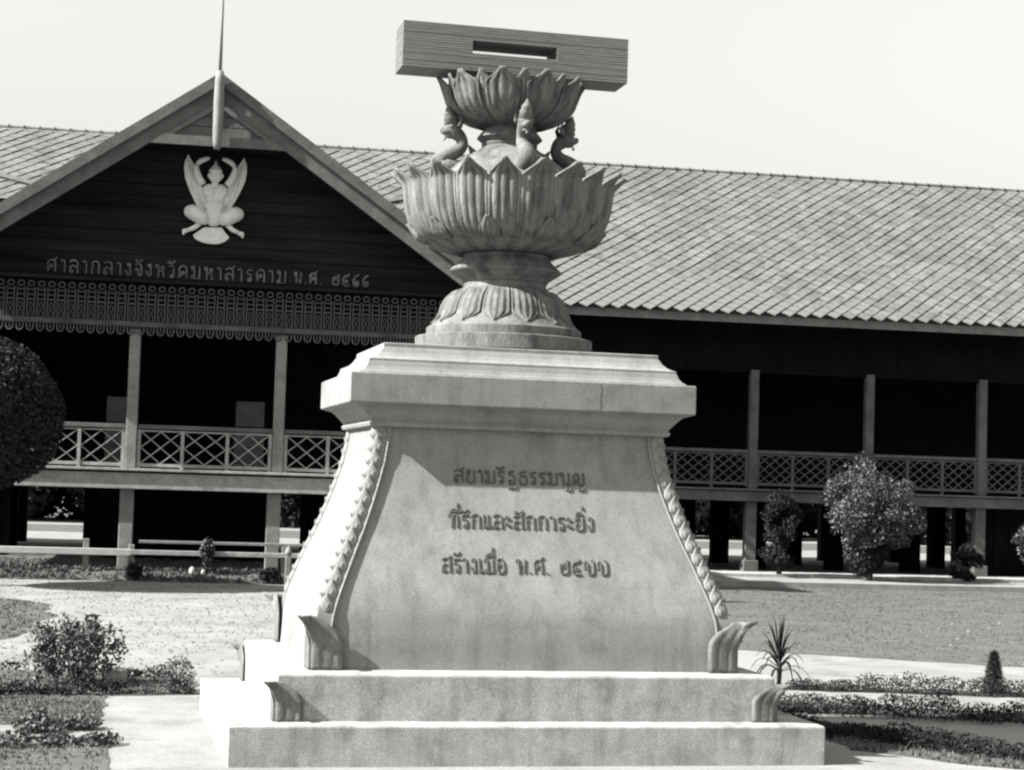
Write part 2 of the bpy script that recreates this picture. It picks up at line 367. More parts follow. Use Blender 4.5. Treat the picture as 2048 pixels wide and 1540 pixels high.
# lettering (stroke glyphs)
def loop(cx, cy, r): return [(cx+r*math.cos(a*PI/5), cy+r*math.sin(a*PI/5)) for a in range(11)]
G = {
'ก':(.66,[[(.1,0),(.1,.58),(.2,.68),(.06,.8),(.2,.97),(.42,1),(.56,.85),(.56,0)]]),
'ค':(.7,[loop(.33,.5,.1),[(.25,.44),(.12,.05),(.08,.7),(.2,.95),(.36,1),(.52,.93),(.6,.75),(.6,0)]]),
'ด':(.7,[loop(.34,.42,.1),[(.3,.33),(.12,.03),(.08,.7),(.2,.95),(.36,1),(.52,.93),(.6,.75),(.6,0)]]),
'ศ':(.74,[loop(.33,.5,.1),[(.25,.44),(.12,.05),(.08,.7),(.2,.92),(.36,.97),(.52,.9),(.6,.75),(.6,0)],[(.5,.95),(.72,1.2)]]),
'ล':(.68,[[(.06,.85),(.2,1),(.42,1),(.58,.85),(.58,0)],[(.07,.15),(.1,.45),(.25,.58),(.42,.52),(.58,.35)],loop(.17,.12,.1)]),
'ส':(.68,[[(.06,.85),(.2,.98),(.42,.98),(.58,.85),(.58,0)],[(.07,.15),(.1,.45),(.25,.58),(.42,.52),(.58,.35)],loop(.17,.12,.1),[(.48,.95),(.66,1.2)]]),
'ย':(.66,[loop(.2,.9,.09),[(.11,.86),(.1,.7),(.24,.55),(.1,.4),(.1,.12),(.2,0),(.45,0),(.56,.12),(.56,1)]]),
'ม':(.7,[loop(.13,.88,.1),[(.23,.88),(.23,.12)],loop(.13,.12,.1),[(.2,.03),(.6,.03),(.6,1)]]),
'น':(.72,[loop(.13,.88,.1),[(.23,.88),(.23,0),(.5,.14)],loop(.58,.12,.1),[(.6,.2),(.6,1)]]),
'ร':(.5,[loop(.26,.12,.1),[(.36,.12),(.36,.55),(.12,.62),(.08,.8),(.2,.95),(.36,.9),(.46,.98)]]),
'ธ':(.64,[[(.52,1),(.2,.95),(.1,.8),(.2,.66),(.5,.6),(.56,.5),(.56,.1),(.45,0),(.15,0),(.08,.15),(.1,.38)]]),
'ฐ':(.66,[[(.46,1),(.2,.95),(.12,.78),(.42,.66),(.52,.5),(.52,0),(.2,0),(.14,.2),(.3,.3)],[(.08,-.14),(.14,-.4),(.33,-.28),(.52,-.42),(.6,-.14)]]),
'ญ':(.85,[[(.1,0),(.1,.75),(.25,1),(.42,.85),(.42,.1),(.55,0),(.75,.1),(.75,1)],loop(.2,.3,.1),[(.35,-.15),(.42,-.38),(.65,-.38),(.78,-.18)]]),
'ท':(.68,[loop(.13,.88,.1),[(.23,.88),(.23,0)],[(.23,.6),(.42,1),(.55,.9),(.58,.7),(.58,0)]]),
'ห':(.68,[loop(.13,.88,.1),[(.23,.88),(.23,0)],[(.23,.4),(.45,.56),(.57,.4),(.57,0)],loop(.5,.76,.1)]),
'แ':(.52,[loop(.17,.12,.09),[(.08,.12),(.08,1)],loop(.42,.12,.09),[(.33,.12),(.33,1)]]),
'เ':(.3,[loop(.17,.12,.09),[(.08,.12),(.08,1)]]),
'ะ':(.4,[loop(.12,.82,.07),[(.12,.75),(.22,.62),(.34,.8)],loop(.12,.34,.07),[(.12,.27),(.22,.14),(.34,.32)]]),
'า':(.4,[[(.05,.85),(.15,1),(.27,.92),(.3,.7),(.3,0)]]),
'ง':(.48,[loop(.28,.88,.09),[(.37,.88),(.37,.1),(.28,0),(.06,.42)]]),
'อ':(.64,[loop(.18,.6,.1),[(.08,.6),(.08,.2),(.2,0),(.42,0),(.54,.2),(.54,.75),(.4,1),(.2,1),(.08,.9)]]),
'พ':(.76,[loop(.14,.88,.1),[(.18,.78),(.22,.02),(.38,.6),(.55,.02),(.64,1)]]),
'ว':(.5,[loop(.28,.12,.1),[(.38,.12),(.4,.75),(.28,1),(.08,.9)]]),
'จ':(.56,[[(.06,.85),(.2,1),(.4,.95),(.46,.75),(.46,.1),(.38,0),(.28,.1),(.27,.45)],loop(.17,.5,.1)]),
'.':(.2,[[(.08,.03),(.08,.09)]]), ' ':(.5,[]),
'๒':(.74,[loop(.22,.6,.1),[(.12,.6),(.1,.2),(.22,.03),(.5,.03),(.62,.2),(.62,1.02)],[(.32,.6),(.4,.82),(.48,.6),(.48,.42)]]),
'๔':(.74,[[(.66,1.06),(.45,.88),(.2,.82),(.08,.55),(.12,.15),(.3,0),(.55,.0),(.64,.1)],loop(.38,.38,.11)]),
'๗':(.82,[loop(.18,.5,.1),[(.08,.5),(.1,.82),(.2,.95),(.32,.8),(.33,.1),(.42,0),(.6,0),(.72,.2),(.72,.9),(.6,1.06)]]),
'๖':(.68,[[(.56,1.05),(.2,.85),(.08,.5),(.12,.15),(.3,0),(.5,.1),(.55,.3),(.45,.45),(.32,.4)],loop(.36,.3,.09)]),
# marks: drawn over the letter before
'ั':(0,[loop(-.42,1.22,.06),[(-.36,1.2),(-.2,1.15),(0,1.36)]]),
'ิ':(0,[[(-.5,1.15),(-.42,1.32),(-.2,1.34),(-.05,1.17),(-.5,1.15)]]),
'ี':(0,[[(-.52,1.15),(-.42,1.32),(-.2,1.34),(-.05,1.17),(-.52,1.15)],[(-.05,1.17),(-.05,1.44)]]),
'ื':(0,[[(-.52,1.15),(-.42,1.32),(-.2,1.34),(-.05,1.17),(-.52,1.15)],[(-.05,1.17),(-.05,1.44)],[(-.17,1.3),(-.17,1.46)]]),
'่':(0,[[(-.07,1.55),(-.07,1.82)]]),
'้':(0,[loop(-.34,1.3,.05),[(-.3,1.25),(-.14,1.22),(.02,1.46)]]),
'ู':(0,[[(-.28,-.15),(-.28,-.38),(-.14,-.45),(-.02,-.38),(-.02,-.14)]]),
}
def write(text, x0, x1, zb, h, place, parent, mt, r, label=None, sp=.12, flat=.8):
    tot = sum(G[c][0]+(sp if G[c][0] else 0) for c in text); kx = (x1-x0)/tot; x = x0
    cells = []
    for c in text:
        if G[c][0] == 0: cells[-1][2].append(c); continue
        cells.append((c, x, [])); x += (G[c][0]+sp)*kx
    for c, xx, marks in cells:
        if not G[c][1]: continue
        wd = G[c][0]; mb = MB(); strokes = [s for s in G[c][1]]
        for k_ in marks: strokes += [[(p[0]+wd-.02, p[1]) for p in s] for s in G[k_][1]]
        for s in strokes:
            mb.tube([place(xx+p[0]*kx, zb+p[1]*h) for p in s], r, 6)
        mb.obj('letter', mt, parent)
def onface(x, z):
    return Vector((x, -(hy(z)-.015)-.003, z))
for txt, xa, xb, zb, h in (('สยามรัฐธรรมนูญ', 2.39, 3.30, 1.762, .082), ('ที่รักและสักการะยิ่ง', 2.345, 3.34, 1.465, .088), ('สร้างเมื่อ พ.ศ. ๒๔๗๗', 2.285, 3.42, 1.178, .090)):
    write(txt, xa-XC, xb-XC, zb, h, onface, body, M['letter'], .0080, sp=.10)
# ------------------------------------------------------------------ two-tier lotus bowl
bowl = empty('offering_bowl', (XC, YC, 2.668), 0, 'two-tiered cement lotus bowl with pointed petals standing on the pedestal', 'bowl')
def Z(z): return z-2.668
foot = MB().lathe([(r, Z(z)) for r, z in [(.60,2.669),(.623,2.675),(.623,2.768),(.615,2.775),(.545,2.777),(.546,2.835),(.535,2.845),(.512,2.86),(.47,2.9),(.44,2.95),(.428,3.0),(.40,3.05),(.352,3.095),(.30,3.128),(.292,3.14),(.288,3.175)]], 72).obj('lotus_foot', M['bowl'], bowl, auto=35)
ringp = MB().lathe([(r, Z(z)) for r, z in [(.27,3.16),(.30,3.172),(.305,3.183),(.31,3.19),(.388,3.240),(.394,3.250),(.388,3.26),(.31,3.335),(.303,3.345),(.30,3.38)]], 72).obj('neck_ring', M['bowl'], bowl, auto=25)
def petal(prof, n, ext, tipstart, name, bulge=.012, off=0., layers=13):
    # prof: list (r,z); the tip narrows to a point above tipstart (fraction)
    ks = np.linspace(0, 1, 17); rr = np.interp(ks, np.linspace(0,1,len(prof)), [p[0] for p in prof]); zz = np.interp(ks, np.linspace(0,1,len(prof)), [p[1] for p in prof])
    na = 22; vs = []
    for i, kk in enumerate(ks):
        wdt = 1. if kk < tipstart else max(.02, (1-(kk-tipstart)/(1-tipstart))**.92)
        for j in range(na+1):
            t = -1+2*j/na; ang = t*wdt*PI/n*ext
            at = abs(t); rel = bulge*(1-at**2.5)+bulge*.45*math.cos(at*PI*4.)+(bulge*.3 if at > .9 else 0)
            r = rr[i]+off+rel*min(1, kk*5+.2)
            vs.append((r*math.sin(ang), -r*math.cos(ang), zz[i]-2.668))
    mb = MB(); mb.add(vs, [(i*(na+1)+j, i*(na+1)+j+1, (i+1)*(na+1)+j+1, (i+1)*(na+1)+j) for i in range(16) for j in range(na)])
    me = mb.mesh(name, M['bowl'], True); return me
def ring_of(me, n, parent, rot0=0., name='petal', thick=.014):
    for k_ in range(n):
        o = bpy.data.objects.new(name, me); COL.objects.link(o); o.parent = parent; o.rotation_euler = (0,0,rot0+2*PI*k_/n)
        s = o.modifiers.new('solid', 'SOLIDIFY'); s.thickness = thick; s.offset = -1
# foot petals hang down
fp = [(.30,3.12),(.352,3.10),(.402,3.052),(.43,3.0),(.444,2.95),(.465,2.905),(.50,2.872)]
ring_of(petal(fp, 14, .93, .74, 'petal', .010, .006), 14, foot, .1, 'petal', .012)
LBp = [(.30,3.372),(.44,3.40),(.555,3.45),(.615,3.50),(.653,3.56),(.680,3.64),(.697,3.72),(.703,3.785),(.710,3.84),(.748,3.882),(.805,3.932)]
lower = MB().lathe([(r, Z(z)) for r, z in [(.25,3.352),(.31,3.366),(.43,3.385),(.54,3.44),(.60,3.495),(.64,3.56),(.668,3.64),(.685,3.75),(.692,3.835),(.676,3.837),(.665,3.78),(.55,3.86),(.40,3.98),(.27,4.08),(.19,4.12),(.10,4.125)]], 80).obj('lower_bowl', M['bowl'], bowl, auto=40)
ring_of(petal(LBp, 20, 1.0, .80, 'petal', .016, .004), 20, lower, .06)
sep_ = [(.55,3.435),(.60,3.465),(.628,3.50),(.650,3.535),(.672,3.555)]
ring_of(petal(sep_, 10,   .36, .35, 'petal', .016, .012), 10, lower, .06+PI/20, 'small_petal')
neck = MB().lathe([(r, Z(z)) for r, z in [(.24,4.09),(.192,4.132),(.20,4.15),(.192,4.160),(.222,4.186),(.232,4.193),(.226,4.205),(.19,4.25),(.175,4.27),(.18,4.30)]], 56).obj('neck', M['bowl'], bowl, auto=25)
upper = MB().lathe([(r, Z(z)) for r, z in [(.12,4.27),(.18,4.278),(.25,4.297),(.33,4.335),(.395,4.385),(.425,4.44),(.44,4.50),(.455,4.555),(.435,4.556),(.42,4.50),(.36,4.46),(.1,4.45)]], 72).obj('upper_bowl', M['bowl'], bowl, auto=40)
UBp = [(.21,4.288),(.30,4.32),(.38,4.372),(.42,4.43),(.437,4.48),(.452,4.52),(.470,4.56),(.496,4.604)]
ring_of(petal(UBp, 10, .86, .70, 'petal', .016, .008), 10, upper, .28)
ring_of(petal([(r-.010, z+(.0 if z < 4.5 else -.004)) for r, z in UBp], 20, 1.0, .74, 'petal', .008, .002), 10, upper, .28+PI/10, 'small_petal')
# naga heads between the bowls
def naga(ang):
    e = Vector((math.sin(ang), -math.cos(ang), 0)); s = Vector((math.cos(ang), math.sin(ang), 0))
    def q(r, z, o=0): return e*r+Vector((0,0,Z(z)))+s*o
    mb = MB(); path = [(.22,3.98),(.33,3.95),(.44,3.955),(.50,3.99),(.485,4.04),(.43,4.085),(.375,4.12),(.345,4.165),(.345,4.21),(.365,4.25),(.40,4.285),(.425,4.33),(.425,4.38)]
    rad = [.05,.07,.085,.078,.066,.058,.05,.045,.045,.05,.056,.058,.045]
    def cr(pts, n=4):
        out = []
        for i in range(len(pts)-1):
            p0, p1, p2, p3 = pts[max(i-1,0)], pts[i], pts[i+1], pts[min(i+2,len(pts)-1)]
            for k_ in range(n):
                t = k_/n; out.append(tuple(.5*((2*p1[d])+(-p0[d]+p2[d])*t+(2*p0[d]-5*p1[d]+4*p2[d]-p3[d])*t*t+(-p0[d]+3*p1[d]-3*p2[d]+p3[d])*t**3) for d in range(len(p1))))
        return out+[pts[-1]]
    pr = cr([(a, 3.955+(b-3.955)*.8, c*.92) for (a, b), c in zip(path, rad)])
    mb.tube([q(a, b) for a, b, c in pr], [c for a, b, c in pr], 12)
    o = mb.obj('naga', M['bowl'], bowl, smooth=True)
    def q(r, z, o=0): return e*r+Vector((0,0,Z(3.955+(z-3.955)*.8)))+s*o
    h = MB(); R = Matrix.Rotation(ang, 3, 'Z')
    h.ell(q(.445,4.285), (.040,.062,.030), R); h.ell(q(.432,4.243), (.028,.045,.016), R); h.ell(q(.49,4.295), (.024,.02,.02), R)
    for sd in (-1, 1): h.ell(q(.43,4.325,sd*.042), (.016,.02,.018), R, 8, 6)
    h.tube([q(.47,4.225),q(.475,4.20)], [.012,.004], 6)
    h.obj('snout', M['bowl'], o, smooth=True)
    c = MB(); c.tube([q(.425,4.35),q(.43,4.39),q(.435,4.40),q(.44,4.43),q(.445,4.44),q(.452,4.47),q(.46,4.51)], [.058,.045,.052,.036,.04,.024,.004], 10)
    for sd in (-1, 1): c.tube([q(.38,4.32,sd*.05),q(.36,4.38,sd*.055),q(.375,4.43,sd*.045)], [.02,.014,.003], 6)
    c.obj('crest', M['bowl'], o, smooth=True)
    t = MB(); t.tube([q(.30,4.0),q(.25,4.06),q(.265,4.12),q(.30,4.18)], [.04,.035,.025,.004], 8); t.obj('tail_fin', M['bowl'], o, smooth=True)
for a in (0, PI/2, PI, -PI/2): naga(a+.03)
# ------------------------------------------------------------------ the book block
book = empty('constitution_book', (XC, YC, 4.63), 0, 'long block shaped as a folded book with a slot, resting across the upper bowl', 'book')
nl = 26; bx0, bx1, by0, by1, bz0, bz1 = -.812, .812, -.152, .162, 0., .322
sx0, sx1, sz0, sz1 = -.318, .290, .130, .215
def slab(z0, z1, ins):
    mb = MB(); x0, x1, y0, y1 = bx0+ins, bx1-ins, by0+ins, by1-ins
    if z1 > sz0+.001 and z0 < sz1-.001: mb.box(x0, sx0, y0, y1, z0, z1).box(sx1, x1, y0, y1, z0, z1)
    else: mb.box(x0, x1, y0, y1, z0, z1)
    return mb
allb = MB(); zc = [0.]
n_lo, n_mid, n_hi = 8, 5, 7
edges = list(np.linspace(0, sz0, n_lo+1))+list(np.linspace(sz0, sz1, n_mid+1))[1:]+list(np.linspace(sz1, bz1, n_hi+1))[1:]
for i in range(len(edges)-1):
    a, b = edges[i], edges[i+1]; g = .0022
    q = slab(a+g, b-g, random.uniform(-.0008, .0012)); allb.add(q.v, q.f)
allb.obj('page_leaves', M['book'], book, bevel=.0015)
core = MB()
for (x0, x1, z0, z1) in ((bx0, sx0, sz0, sz1), (sx1, bx1, sz0, sz1)): core.box(x0+.005, x1-.005*(x1 > .5), by0+.005, by1-.005, z0, z1)
core.box(bx0+.005, bx1-.005, by0+.005, by1-.005, .004, sz0-.0008).box(bx0+.005, bx1-.005, by0+.005, by1-.005, sz1+.0008, bz1-.004)
core.obj('book_core', M['book'], book)
# ------------------------------------------------------------------ the hall
UC, VP, VW = .615, 31.5, 38.5
def hall_e(name, u, v, w, label, cat, group=None): return empty(name, B(u, v, w), br, label, cat, group)
hall = hall_e('provincial_hall', UC, VP, 0, 'long raised timber hall with gabled front porch, diamond-tiled roof and lattice railings', 'building')
def lx(u): return u-UC
def lv(v): return v-VP
def hb(name, mt, u0, u1, v0, v1, w0, w1, parent=None, **k): return MB().box(lx(u0), lx(u1), lv(v0), lv(v1), w0, w1).obj(name, mt, parent or hall, **k)
pu = [-3.03, -.60, 1.83, 4.26]
wu = [7.17+2.645*i-.0 for i in range(-5, 9)]; wu = [u for u in wu if u < -3.6 or u > 5.0]
# floors and beams
hb('floor', M['woodm'], -3.7, 4.9, VP-.02, VW-.4, 1.70, 1.80)
hb('floor_beam', M['woodl'], -3.75, 4.95, VP-.17, VP-.06, 1.50, 1.765, bevel=.01)
hb('floor_edge', M['woodl'], -3.75, 4.95, VP-.22, VP+.10, 1.80, 1.845, bevel=.006)
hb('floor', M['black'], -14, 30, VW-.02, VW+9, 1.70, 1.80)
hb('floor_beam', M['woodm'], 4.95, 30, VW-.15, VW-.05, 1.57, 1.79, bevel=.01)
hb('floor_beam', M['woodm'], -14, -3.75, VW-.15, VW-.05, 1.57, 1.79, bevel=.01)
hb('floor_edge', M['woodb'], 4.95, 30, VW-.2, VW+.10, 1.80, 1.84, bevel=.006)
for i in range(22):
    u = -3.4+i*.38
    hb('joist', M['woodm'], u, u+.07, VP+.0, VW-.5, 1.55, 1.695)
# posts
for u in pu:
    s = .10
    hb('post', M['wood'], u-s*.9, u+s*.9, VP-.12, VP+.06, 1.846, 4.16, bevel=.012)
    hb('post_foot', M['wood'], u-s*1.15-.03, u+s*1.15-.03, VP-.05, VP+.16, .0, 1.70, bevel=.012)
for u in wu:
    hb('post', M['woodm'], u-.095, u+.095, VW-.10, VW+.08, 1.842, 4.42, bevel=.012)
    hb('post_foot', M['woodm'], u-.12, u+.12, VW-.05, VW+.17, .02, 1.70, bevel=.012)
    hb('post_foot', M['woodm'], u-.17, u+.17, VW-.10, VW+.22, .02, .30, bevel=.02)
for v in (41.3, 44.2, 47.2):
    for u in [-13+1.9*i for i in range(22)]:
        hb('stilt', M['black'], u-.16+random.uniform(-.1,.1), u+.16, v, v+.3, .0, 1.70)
# railings
def railing(u0, u1, v, wt, wb, nseg, frac, mt):
    r = MB(); r.box(lx(u0), lx(u1), lv(v)-.05, lv(v)+.05, wt-.07, wt); rail = r.obj('railing', M['woodm'], hall, bevel=.006)
    MB().box(lx(u0), lx(u1), lv(v)-.025, lv(v)+.025, wt-.115, wt-.09).obj('rail', mt, rail)
    MB().box(lx(u0), lx(u1), lv(v)-.03, lv(v)+.03, wb, wb+.055).obj('rail', mt, rail)
    sw = (u1-u0)/nseg; z0, z1 = wb+.055, wt-.115
    for a in (u0+.03, u1-.03): MB().box(lx(a)-.028, lx(a)+.028, lv(v)-.035, lv(v)+.035, wb-.03, wt-.086).obj('stile', mt, rail)
    for i in range(nseg):
        a, b = u0+i*sw, u0+(i+1)*sw
        if i: MB().box(lx(a)-.028, lx(a)+.028, lv(v)-.04, lv(v)+.04, wb-.08, wt-.085).obj('baluster', mt, rail)
        x0, x1 = a+(.03 if i else .06), b-(.03 if i < nseg-1 else .06)
        W_, H_ = x1-x0, z1-z0
        for d, yo in ((1, -.012), (-1, .012)):
            for k_ in [j/frac for j in range(-frac+1, frac)]:
                p0 = (max(0, k_), max(0, -k_)); p1 = (min(1, 1+k_), min(1, 1-k_))
                if d < 0: p0, p1 = (p0[0], 1-p0[1]), (p1[0], 1-p1[1])
                A = (lx(x0+p0[0]*W_), lv(v)+yo+random.uniform(-.004,.004), z0+p0[1]*H_); Bq = (lx(x0+p1[0]*W_), lv(v)+yo, z0+p1[1]*H_)
                MB().bar(A, Bq, .018, .030, (0,1,0)).obj('lath', mt, rail)
for a, b in zip(pu[:-1], pu[1:]): railing(a+.10, b-.10, VP-.03, 2.575, 1.875, 3, 2, M['woodl'])
ws = [u for u in wu if u > 5]
railing(4.9, ws[0]-.1, VW-.01, 2.68, 1.92, 2, 3, M['woodm'])
for a, b in zip(ws[:-2], ws[1:-1]): railing(a+.1, b-.1, VW-.01, 2.68, 1.92, 3, 3, M['woodm'])
# walls
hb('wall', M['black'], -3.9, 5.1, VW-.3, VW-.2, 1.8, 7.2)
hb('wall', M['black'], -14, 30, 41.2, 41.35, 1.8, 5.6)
hb('wall', M['black'], -3.95, -3.85, VP+.05, VW-.3, 1.8, 5.22)  # unseen side wall, added to keep sunlight from leaking into the porch
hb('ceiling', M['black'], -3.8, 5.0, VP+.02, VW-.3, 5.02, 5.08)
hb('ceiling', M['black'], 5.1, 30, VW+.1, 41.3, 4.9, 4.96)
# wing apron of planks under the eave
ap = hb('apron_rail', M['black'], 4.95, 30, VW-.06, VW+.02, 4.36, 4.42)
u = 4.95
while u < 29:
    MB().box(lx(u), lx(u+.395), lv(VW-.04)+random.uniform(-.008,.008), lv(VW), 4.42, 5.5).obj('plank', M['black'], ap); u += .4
# gable wall of boards
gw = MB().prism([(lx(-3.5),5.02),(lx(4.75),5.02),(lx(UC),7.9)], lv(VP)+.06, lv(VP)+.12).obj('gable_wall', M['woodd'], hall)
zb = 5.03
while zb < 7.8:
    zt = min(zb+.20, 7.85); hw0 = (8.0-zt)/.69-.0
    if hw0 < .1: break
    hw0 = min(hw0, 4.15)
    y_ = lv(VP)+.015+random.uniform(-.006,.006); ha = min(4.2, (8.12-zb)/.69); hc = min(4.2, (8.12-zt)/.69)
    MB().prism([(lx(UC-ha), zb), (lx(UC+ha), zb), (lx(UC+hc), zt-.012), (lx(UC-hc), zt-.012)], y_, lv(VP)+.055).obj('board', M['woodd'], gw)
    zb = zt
# fretwork valance
vr = MB().box(lx(-3.72), lx(4.95), lv(VP)-.16, lv(VP)-.10, 4.20, 4.28).obj('valance', M['fret'], hall)
MB().box(lx(-3.72), lx(4.95), lv(VP)-.16, lv(VP)-.10, 4.94, 5.0).obj('rail', M['woodd'], vr)
MB().box(lx(-3.72), lx(4.95), lv(VP)-.06, lv(VP)-.03, 4.28, 4.94).obj('backing_board', M['black'], vr)
def fret():
    mb = MB(); y0, y1 = -.012, .012
    def ring(cx, cz, rx, rz, t, a0=0., a1=2*PI, n=14):
        pts = [(cx+rx*math.cos(a0+(a1-a0)*i/n), 0, cz+rz*math.sin(a0+(a1-a0)*i/n)) for i in range(n+1)]
        mb.tube(pts, t, 6)
    ring(0, .60, .050, .042, .012)
    for x in (-.058, .058): mb.box(x-.011, x+.011, y0, y1, .02, .54)
    for z in (.50, .42, .34): mb.box(-.046, .046, y0*.8, y1*.8, z-.012, z+.012)
    ring(0, .24, .026, .05, .010); ring(0, .10, .026, .07, .010)
    ring(0, -.10, .055, .075, .014, PI, 2*PI, 10); mb.box(-.066, -.044, y0, y1, -.11, -.02); mb.box(.044, .066, y0, y1, -.11, -.02)
    mb.box(-.010, .010, y0, y1, -.13, -.02)
    return mb.mesh('fretwork_board', M['fret'])
fm = fret(); u = -3.62
while u < 4.9:
    o = bpy.data.objects.new('fretwork_board', fm); COL.objects.link(o); o.parent = vr; o.location = (lx(u), lv(VP)-.13+random.uniform(-.006,.006), 4.24); u += .1632
# sign lettering on the gable
write('ศาลากลางจังหวัดมหาสารคาม', lx(-2.1), lx(1.92), 5.06, .21, lambda x, z: Vector((x, lv(VP)+.005, z)), gw, M['signp'], .014, sp=.18)
write('พ.ศ. ๒๔๖๖', lx(2.0), lx(3.33), 5.07, .19, lambda x, z: Vector((x, lv(VP)+.005, z)), gw, M['signp'], .017, sp=.2)
# barge boards and porch roof
S = .69; AP = 8.40; VB = VP-.9
def barge(sgn, ulen=4.42):
    a = (lx(UC), AP); b = (lx(UC+sgn*ulen), AP-S*ulen)
    MB().prism([a, b, (b[0], b[1]-.20), (a[0], a[1]-.20)], lv(VB)-.03, lv(VB)+.05).obj('roof_edge', M['woodm'], hall)
    MB().prism([(a[0],a[1]-.17), (b[0],b[1]-.17), (b[0], b[1]-.46), (a[0], a[1]-.46)], lv(VB)+.051, lv(VB)+.11).obj('barge_board', M['woodb'], hall)
    v0, v1 = lv(VB)+.02, lv(44)
    vs = [(a[0],v0,a[1]-.03),(b[0],v0,b[1]-.03),(b[0],v1,b[1]-.03),(a[0],v1,a[1]-.03)]
    vs += [(x, y, z-.10) for x, y, z in vs]
    MB().add(vs, [(0,1,2,3),(7,6,5,4),(0,4,5,1),(1,5,6,2),(2,6,7,3),(3,7,4,0)]).obj('porch_roof', M['tile'], hall)
barge(1); barge(-1)
# small collar gablet
zc0 = 7.17
gb = MB().prism([(lx(UC-1.12),zc0),(lx(UC+1.12),zc0),(lx(UC+1.12)-.2,zc0+.16),(lx(UC-1.12)+.2,zc0+.16)], lv(VB)+.0, lv(VB)+.045).obj('collar_board', M['woodb'], hall)
for i in range(4):
    z0, z1 = zc0+.165+i*.17, zc0+.165+(i+1)*.17-.012
    hwA, hwB = (AP-.42-z0)/S, (AP-.42-z1)/S
    if hwB <= .02: hwB = .02
    MB().prism([(lx(UC-hwA),z0),(lx(UC+hwA),z0),(lx(UC+hwB),z1),(lx(UC-hwB),z1)], lv(VB)+.06, lv(VB)+.10).obj('board', M['woodm'], gb)
for sg in (-1,1):
    MB().prism([(lx(UC),AP-.47),(lx(UC+sg*1.0),AP-.47-S*1.0),(lx(UC+sg*1.0),AP-.55-S*1.0),(lx(UC),AP-.57)], lv(VB)+.02, lv(VB)+.056).obj('inner_rafter', M['woodb'], gb)
# main roof
VE, VR, WE, WR = 37.5, 43.0, 5.60, 9.50
Ls = math.hypot(VR-VE, WR-WE); sv, sw_ = (VR-VE)/Ls, (WR-WE)/Ls
roof = MB().add([(lx(-14),lv(VE),WE-.06),(lx(30),lv(VE),WE-.06),(lx(30),lv(VR),WR-.06),(lx(-14),lv(VR),WR-.06),(lx(30),lv(2*VR-VE),WE-.06),(lx(-14),lv(2*VR-VE),WE-.06)],
    [(0,1,2,3),(3,2,4,5)]).obj('roof', M['woodm'], hall)
hb('fascia', M['wood'], 4.6, 30, VE+.06, VE+.10, 5.35, 5.52); hb('fascia', M['wood'], -14, -3.4, VE+.06, VE+.10, 5.35, 5.52)
hb('soffit', M['black'], 4.6, 30, VE+.12, VW+2.8, 5.40, 5.44)
d = .17; T = .016
cand = []
nrow = int(Ls/d)+1
for r in range(nrow):
    s0 = r*d
    for c in range(int(44/(2*d))):
        u = -14+c*2*d+(d if r % 2 else 0); v = VE+sv*s0
        # hidden behind the porch roof
        if abs(u-UC) < 4.6 and WE+sw_*s0 < AP-S*abs(u-UC)-.15: continue
        cand.append((u, s0))
nrm = Vector((0, -sw_, sv))
def tile_at(mb, u, s0, local=False):
    c = Vector((lx(u), lv(VE+sv*s0), WE+sw_*s0))+nrm*(.014*math.sin(u*.8+s0)*math.sin(s0*.9)) if not local else Vector((0,0,0))
    ux = Vector((1,0,random.uniform(-.02,.02))); us = Vector((0,sv,sw_)); e = d*random.uniform(.955,.995)
    j = random.uniform(-.006,.006)
    bot = c-us*(e+.02)+nrm*(.042+j); lf = c-ux*e+nrm*(.022+j); rt = c+ux*e+nrm*(.022+j); tp = c+us*e+nrm*.002
    mb.add([bot, rt, tp, lf, bot-nrm*.026, rt-nrm*.02, lf-nrm*.02], [(0,1,2,3),(0,4,5,1),(3,6,4,0)])
def vis(u): return (8.0 < u < 16) or (-4.2 < u < -1.9) or (3.6 < u < 5.0)
near = sorted([t for t in cand if vis(t[0])], key=lambda t: (B(t[0], VE+sv*t[1])-Vector((0,0,0))).length)[:300]
nearset = set(near)
tms = []
for _ in range(5):
    q = MB(); tile_at(q, 0, 0, True); tms.append(q.mesh('roof_tile', M['tile']))
for i, (u, s0) in enumerate(near):
    o = bpy.data.objects.new('roof_tile', tms[i % 5]); COL.objects.link(o); o.parent = roof; o.location = (lx(u), lv(VE+sv*s0), WE+sw_*s0)
q = MB()
for t in cand:
    if t not in nearset: tile_at(q, *t)
tag(q.obj('roof_tiles', M['tile'], roof), kind='stuff')
mb = MB(); u = -14
while u < 30:
    mb.tube([(lx(u), lv(VR), WR+.01), (lx(u+.30), lv(VR), WR+.01)], [.05,.045], 8)
    mb.ell((lx(u+.31), lv(VR)-.02, WR+.035), (.03,.04,.05), None, 6, 4); u += .34
tag(mb.obj('ridge_tiles', M['tile'], roof), kind='stuff')
# dark flashings where the porch roof meets the main slope
for sg, ua, ub, sa, sb in ((-1, -2.7, -4.4, 3.75, 4.5), (1, 4.0, 5.4, 3.75, 4.5)):
    A = Vector((lx(ua), lv(VE+sv*sa), WE+sw_*sa))+nrm*.05; Bq = Vector((lx(ub), lv(VE+sv*sb), WE+sw_*sb))+nrm*.05
    MB().bar(A, Bq, .16, .035, nrm).obj('flashing', M['woodm'], roof)
